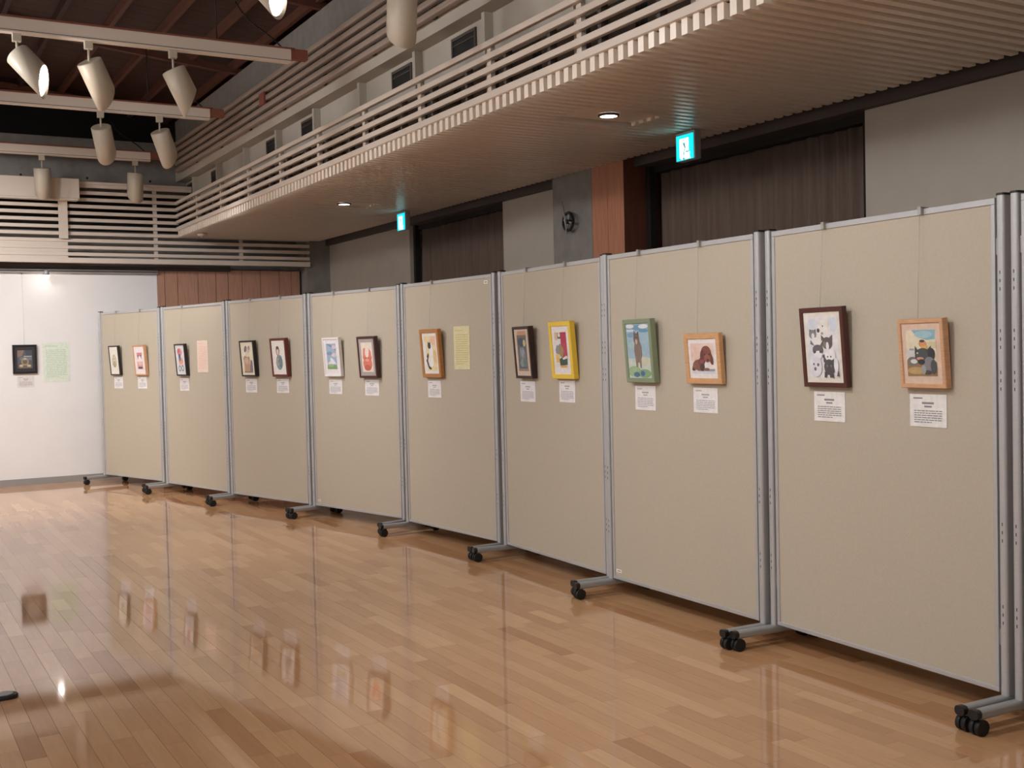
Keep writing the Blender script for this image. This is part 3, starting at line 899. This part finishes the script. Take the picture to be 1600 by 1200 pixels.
# --- board 5
picture(4, .447, 1.199, .262, .350, .028, .03, (178, 122, 66), (240, 236, 232), (.02, .02, .02, .02), [
    ((246, 222, 160), rect(0, 0, 1, 1)), ((246, 196, 160), ell(.8, .88, .26, .14)), ((240, 236, 228), rect(0, .0, .16, .85)), ((244, 240, 236), ell(.58, .5, .18, .28)), ((244, 240, 236), ell(.5, .25, .24, .14)), ((50, 46, 50), ell(.45, .72, .13, .09)), ((50, 46, 50), [(.34, .76), (.36, .86), (.44, .79)]), ((50, 46, 50), [(.5, .79), (.56, .85), (.57, .74)]), ((54, 50, 54), [(.16, .42), (.3, .52), (.34, .44), (.24, .3)]), ((60, 56, 60), [(.1, .3), (.2, .36), (.34, .14), (.5, .08), (.48, .03), (.28, .06)]), ((240, 200, 120), ell(.85, .4, .14, .2))],
    'medium brown framed picture of a black and white cat on yellow', hook_u=.432, wood=True)
card(4, .332, .517, 1.049, 1.172, (236, 232, 230), 'caption card below the black and white cat on yellow')
card(4, .706, .915, 1.255, 1.558, (230, 219, 162), 'pale yellow notice sheet on the fifth board from the white wall', 'notice_sheet', 'notice', 'coloured notice sheets', 14, False, mat('yellow_grey_print', (204, 193, 132), .9))

# --- board 6
picture(5, .352, 1.205, .216, .328, .017, .036, (52, 30, 28), (222, 196, 168), (.02, .02, .03, .012), [
    ((214, 188, 158), rect(0, 0, 1, 1)), ((206, 146, 104), [(.1, .9), (.2, 1), (.85, 1), (.92, .88)]), ((128, 100, 80), rect(.08, .83, .92, .9)), ((86, 92, 104), rect(.08, .06, .9, .84)), ((64, 70, 90), ell(.45, .72, .32, .1)), ((112, 124, 128), ell(.5, .4, .28, .2)), ((132, 146, 150), ell(.42, .2, .2, .1)), ((96, 120, 112), ell(.7, .22, .2, .12)), ((206, 196, 120), ell(.72, .7, .12, .09)), ((146, 150, 156), [(.28, .5), (.36, .62), (.44, .5), (.6, .6), (.7, .48), (.5, .3)]), ((150, 130, 110), rect(.05, 0, .95, .06))],
    'dark framed gloomy blue grey picture left of the yellow frame', hook_u=.352, hook_z=1.886)
picture(5, .828, 1.208, .252, .342, .028, .034, (234, 198, 66), (238, 230, 228), (.032, .032, .04, .036), [
    ((232, 224, 214), rect(0, 0, 1, 1)), ((190, 40, 64), rect(.5, .3, 1, 1)), ((206, 54, 78), ell(.8, .5, .16, .2)), ((222, 190, 130), rect(.0, .78, .26, 1)), ((70, 66, 70), rect(.26, .82, .52, .98)), ((232, 228, 226), ell(.4, .92, .1, .06)), ((130, 136, 150), [(0, .5), (.25, .76), (.5, .66), (.3, .36), (.04, .4)]), ((226, 224, 226), [(.08, .66), (.3, .78), (.44, .68), (.24, .62)]), ((164, 132, 70), ell(.5, .46, .2, .17)), ((240, 190, 90), rect(.0, .14, .3, .38)), ((56, 76, 62), [(.32, .04), (.96, .08), (.98, .28), (.6, .3), (.3, .24)]), ((236, 232, 220), [(.55, .26), (.95, .34), (.98, .26), (.62, .22)]), ((230, 170, 60), rect(.36, 0, .9, .06))],
    'bright yellow framed picture with red and green shapes', hook_u=.83, hook_z=1.886)
card(5, .230, .424, 1.053, 1.183, (238, 234, 234), 'caption card below the gloomy blue grey picture')
card(5, .720, .903, 1.064, 1.196, (238, 234, 234), 'caption card below the bright yellow frame')

# --- board 7
picture(6, .342, 1.200, .25, .335, .023, .034, (134, 148, 118), (200, 210, 206), (.002, .002, .002, .002), [
    ((150, 186, 206), rect(0, 0, 1, 1)), ((96, 150, 190), ell(.5, .93, .5, .05)), ((226, 230, 232), ell(.18, .96, .18, .04)), ((226, 230, 232), ell(.78, .95, .22, .04)), ((86, 142, 186), ell(.8, .87, .24, .03)), ((110, 160, 196), ell(.22, .8, .2, .05)), ((206, 218, 224), ell(.2, .88, .2, .025)), ((160, 196, 196), ell(.3, .62, .3, .06)), ((196, 210, 196), rect(0, 0, 1, .36)), ((206, 206, 176), ell(.75, .3, .3, .09)), ((150, 186, 130), ell(.25, .12, .3, .1)), ((120, 170, 110), ell(.7, .08, .3, .08)), ((70, 110, 140), ell(.35, .06, .14, .05)), ((70, 96, 150), ell(.62, .08, .1, .05)), ((128, 104, 92), ell(.48, .5, .17, .22)), ((116, 94, 86), ell(.44, .72, .13, .11)), ((104, 82, 76), [(.33, .76), (.35, .9), (.44, .81)]), ((104, 82, 76), [(.45, .81), (.55, .87), (.56, .76)]), ((196, 172, 150), ell(.44, .67, .05, .05)), ((140, 114, 98), [(.34, .4), (.36, .2), (.44, .2), (.46, .4)]), ((140, 114, 98), [(.5, .4), (.54, .18), (.6, .18), (.6, .42)]), ((70, 54, 50), ell(.40, .75, .02, .015)), ((70, 54, 50), ell(.49, .75, .02, .015))],
    'green framed picture of an upright brown cat before blue sky', hook_u=.306, hook_z=1.886)
picture(6, .860, 1.200, .272, .248, .028, .026, (208, 160, 114), (240, 232, 228), (.018, .018, .022, .018), [
    ((240, 226, 220), rect(0, 0, 1, 1)), ((240, 196, 178), rect(0, .42, .5, .98)), ((238, 206, 190), rect(.4, .6, .98, .98)), ((214, 216, 222), rect(.0, .0, 1, .16)), ((150, 150, 160), rect(.25, .08, .98, .15)), ((138, 74, 54), ell(.32, .28, .26, .18)), ((120, 62, 50), ell(.45, .36, .16, .16)), ((146, 84, 60), ell(.12, .2, .09, .12, -30)), ((54, 36, 40), ell(.07, .14, .05, .04)), ((70, 46, 44), ell(.46, .2, .1, .12)), ((138, 78, 56), ell(.64, .14, .12, .045)), ((236, 228, 224), ell(.66, .28, .1, .1)), ((132, 60, 46), ell(.66, .66, .22, .24)), ((112, 46, 40), ell(.86, .48, .08, .2, 12)), ((104, 44, 40), ell(.48, .58, .08, .2, -8)), ((150, 78, 56), ell(.70, .5, .13, .14)), ((60, 28, 28), ell(.61, .62, .03, .03)), ((60, 28, 28), ell(.78, .62, .03, .03)), ((50, 30, 32), ell(.72, .44, .05, .035)), ((150, 60, 64), ell(.47, .4, .09, .06))],
    'light wood framed painting of a brown long eared puppy lying down', hook_u=.816, hook_z=1.886, wood=True)
card(6, .242, .424, 1.049, 1.178, (238, 234, 230), 'caption card below the green framed cat picture')
card(6, .741, .928, 1.054, 1.177, (238, 234, 230), 'caption card below the brown puppy painting')

# --- board 8
CATS = [((232, 230, 228), rect(0, 0, 1, 1)), ((214, 221, 233), ell(.2, .84, .2, .12)), ((212, 220, 233), ell(.85, .86, .15, .12)), ((219, 221, 228), ell(.1, .3, .16, .26)),
    ((240, 234, 226), ell(.55, .78, .2, .16)), ((236, 226, 214), [(.38, .84), (.4, .97), (.5, .88)]), ((236, 226, 214), [(.62, .9), (.7, 1), (.74, .82)]), ((196, 172, 150), [(.70, .84), (.73, .97), (.70, .74)]), ((60, 54, 56), ell(.38, .77, .045, .035)), ((70, 62, 62), ell(.53, .84, .02, .014)), ((160, 150, 146), ell(.50, .72, .04, .02)),
    ((134, 122, 122), ell(.19, .71, .12, .075)), ((112, 100, 102), [(.08, .74), (.1, .8), (.18, .77)]), ((112, 100, 102), [(.22, .77), (.3, .8), (.3, .72)]), ((236, 234, 232), ell(.2, .68, .05, .05)),
    ((238, 236, 234), ell(.3, .58, .16, .08)), ((92, 82, 84), ell(.64, .56, .16, .1)), ((92, 82, 84), [(.47, .6), (.46, .7), (.56, .64)]), ((92, 82, 84), [(.7, .64), (.82, .7), (.8, .58)]), ((236, 230, 226), ell(.65, .51, .05, .07)), ((128, 110, 96), ell(.56, .54, .05, .05)),
    ((96, 90, 94), ell(.33, .45, .17, .09)), ((110, 104, 108), [(.1, .55), (.12, .62), (.24, .52)]), ((96, 90, 94), [(.4, .52), (.49, .58), (.48, .46)]), ((238, 236, 236), ell(.34, .37, .13, .07)), ((60, 58, 62), ell(.24, .42, .035, .02)), ((60, 58, 62), ell(.42, .42, .035, .02)),
    ((84, 80, 88), [(.46, .36), (.54, .38), (.66, .25), (.58, .22)]), ((240, 238, 238), ell(.72, .36, .17, .1)), ((110, 104, 108), ell(.64, .34, .025, .015)), ((110, 104, 108), ell(.74, .34, .025, .015)),
    ((228, 228, 236), ell(.24, .18, .2, .17)), ((110, 106, 112), ell(.18, .22, .03, .02)), ((90, 86, 92), ell(.32, .21, .035, .028)), ((100, 96, 100), ell(.22, .14, .04, .03)),
    ((70, 66, 70), ell(.68, .17, .17, .13)), ((70, 66, 70), [(.52, .24), (.5, .3), (.6, .27)]), ((70, 66, 70), [(.74, .27), (.84, .31), (.83, .22)]), ((66, 62, 66), [(.52, .1), (.5, 0), (.56, 0), (.6, .08)]), ((66, 62, 66), rect(.68, 0, .8, .06)), ((104, 124, 96), ell(.62, .19, .025, .02)), ((104, 124, 96), ell(.74, .19, .025, .02)), ((238, 236, 238), ell(.9, .2, .07, .12)), ((80, 76, 80), [(.9, .02), (.97, .12), (.98, .02)])]
picture(7, .358, 1.198, .258, .342, .020, .026, (82, 42, 36), (236, 226, 208), (.016, .016, .022, .018), CATS,
    'dark brown framed painting of a crowd of white and grey cats', hook_u=.341)
picture(7, .892, 1.205, .222, .268, .017, .03, (206, 160, 122), (226, 190, 162), (.02, .024, .03, .026), [
    ((232, 218, 180), rect(0, 0, 1, 1)), ((120, 176, 196), [(.2, 1), (1, 1), (.98, .8), (.7, .78), (.4, .84)]), ((150, 196, 206), ell(.6, .9, .3, .08)), ((238, 220, 184), ell(.12, .86, .14, .14)), ((216, 200, 150), rect(.7, .6, 1, .74)), ((210, 208, 200), rect(0, .4, .3, .56)), ((150, 150, 160), rect(.1, .56, .26, .6)), ((150, 110, 62), rect(0, .0, 1, .3)), ((190, 150, 84), ell(.3, .12, .3, .08)), ((110, 104, 100), ell(.2, .32, .2, .1)), ((216, 214, 206), ell(.24, .32, .12, .05)), ((226, 140, 92), ell(.56, .7, .13, .08)), ((70, 50, 50), ell(.55, .76, .09, .03)), ((232, 170, 70), rect(.5, .58, .72, .66)),
    ((62, 66, 70), ell(.56, .44, .28, .17)), ((52, 56, 60), [(.28, .48), (.3, .66), (.42, .54)]), ((52, 56, 60), [(.66, .54), (.84, .66), (.82, .44)]), ((40, 40, 44), ell(.84, .48, .12, .13)), ((120, 120, 122), ell(.76, .24, .2, .18)), ((64, 66, 70), ell(.9, .2, .1, .16)), ((210, 140, 110), ell(.46, .38, .12, .035)), ((36, 36, 40), ell(.5, .31, .12, .06)), ((214, 200, 140), ell(.38, .5, .03, .02)), ((66, 60, 56), ell(.7, .08, .14, .05)), ((150, 154, 150), ell(.56, .14, .08, .1))],
    'light wood framed painting of a dark dog before a person and blue sky', hook_u=.868, wood=True)
card(7, .260, .444, 1.048, 1.176, (240, 236, 230), 'caption card below the crowd of cats painting', ink=M_INKD)
card(7, .796, .975, 1.051, 1.178, (240, 236, 230), 'caption card below the dark dog painting', ink=M_INKD)

# ------------------------------------------------------------------ round base at the left edge
st = empty('floor_stand', (.10, 5.06, 0)); tag(st, 'dark rounded foot of a stand at the left edge of the floor', 'stand')
def capsule(w, x0, x1, n=10):
    r = w / 2
    pts = [(x1 - r + r * math.cos(t), r * math.sin(t)) for t in [(-90 + 180 * i / n) * math.pi / 180 for i in range(n + 1)]]
    pts += [(x0 + r + r * math.cos(t), r * math.sin(t)) for t in [(90 + 180 * i / n) * math.pi / 180 for i in range(n + 1)]]
    return pts
MB().prism(capsule(.082, -.38, .412), 'z', 0, .016).build('foot_edge', M_BLACK, st, bevel=.004)
MB().prism(capsule(.062, -.36, .395), 'z', .016, .021).build('foot_plate', M_ALUM, st, bevel=.002)
MB().tube((0, 0, .02), (0, 0, .95), .014, seg=14).build('pole', M_ALUM, st)
MB().lathe([(.014, .95), (.02, .955), (.02, .975), (.008, .985)], seg=16).build('pole_cap', M_BLACK, st)

# ------------------------------------------------------------------ detector under the balcony corner
sd = empty('smoke_detector', (3.36, 12.75, Z_SOF)); tag(sd, 'small pale detector under the far corner of the slatted soffit', 'detector')
MB().lathe([(.055, 0), (.055, -.018), (.045, -.03), (.02, -.038)], seg=20).build('detector_body', M_RAIL, sd)
MB().lathe([(.016, -.036), (.016, -.046), (.008, -.05)], seg=12).build('sensor_tip', M_ALUM, sd)
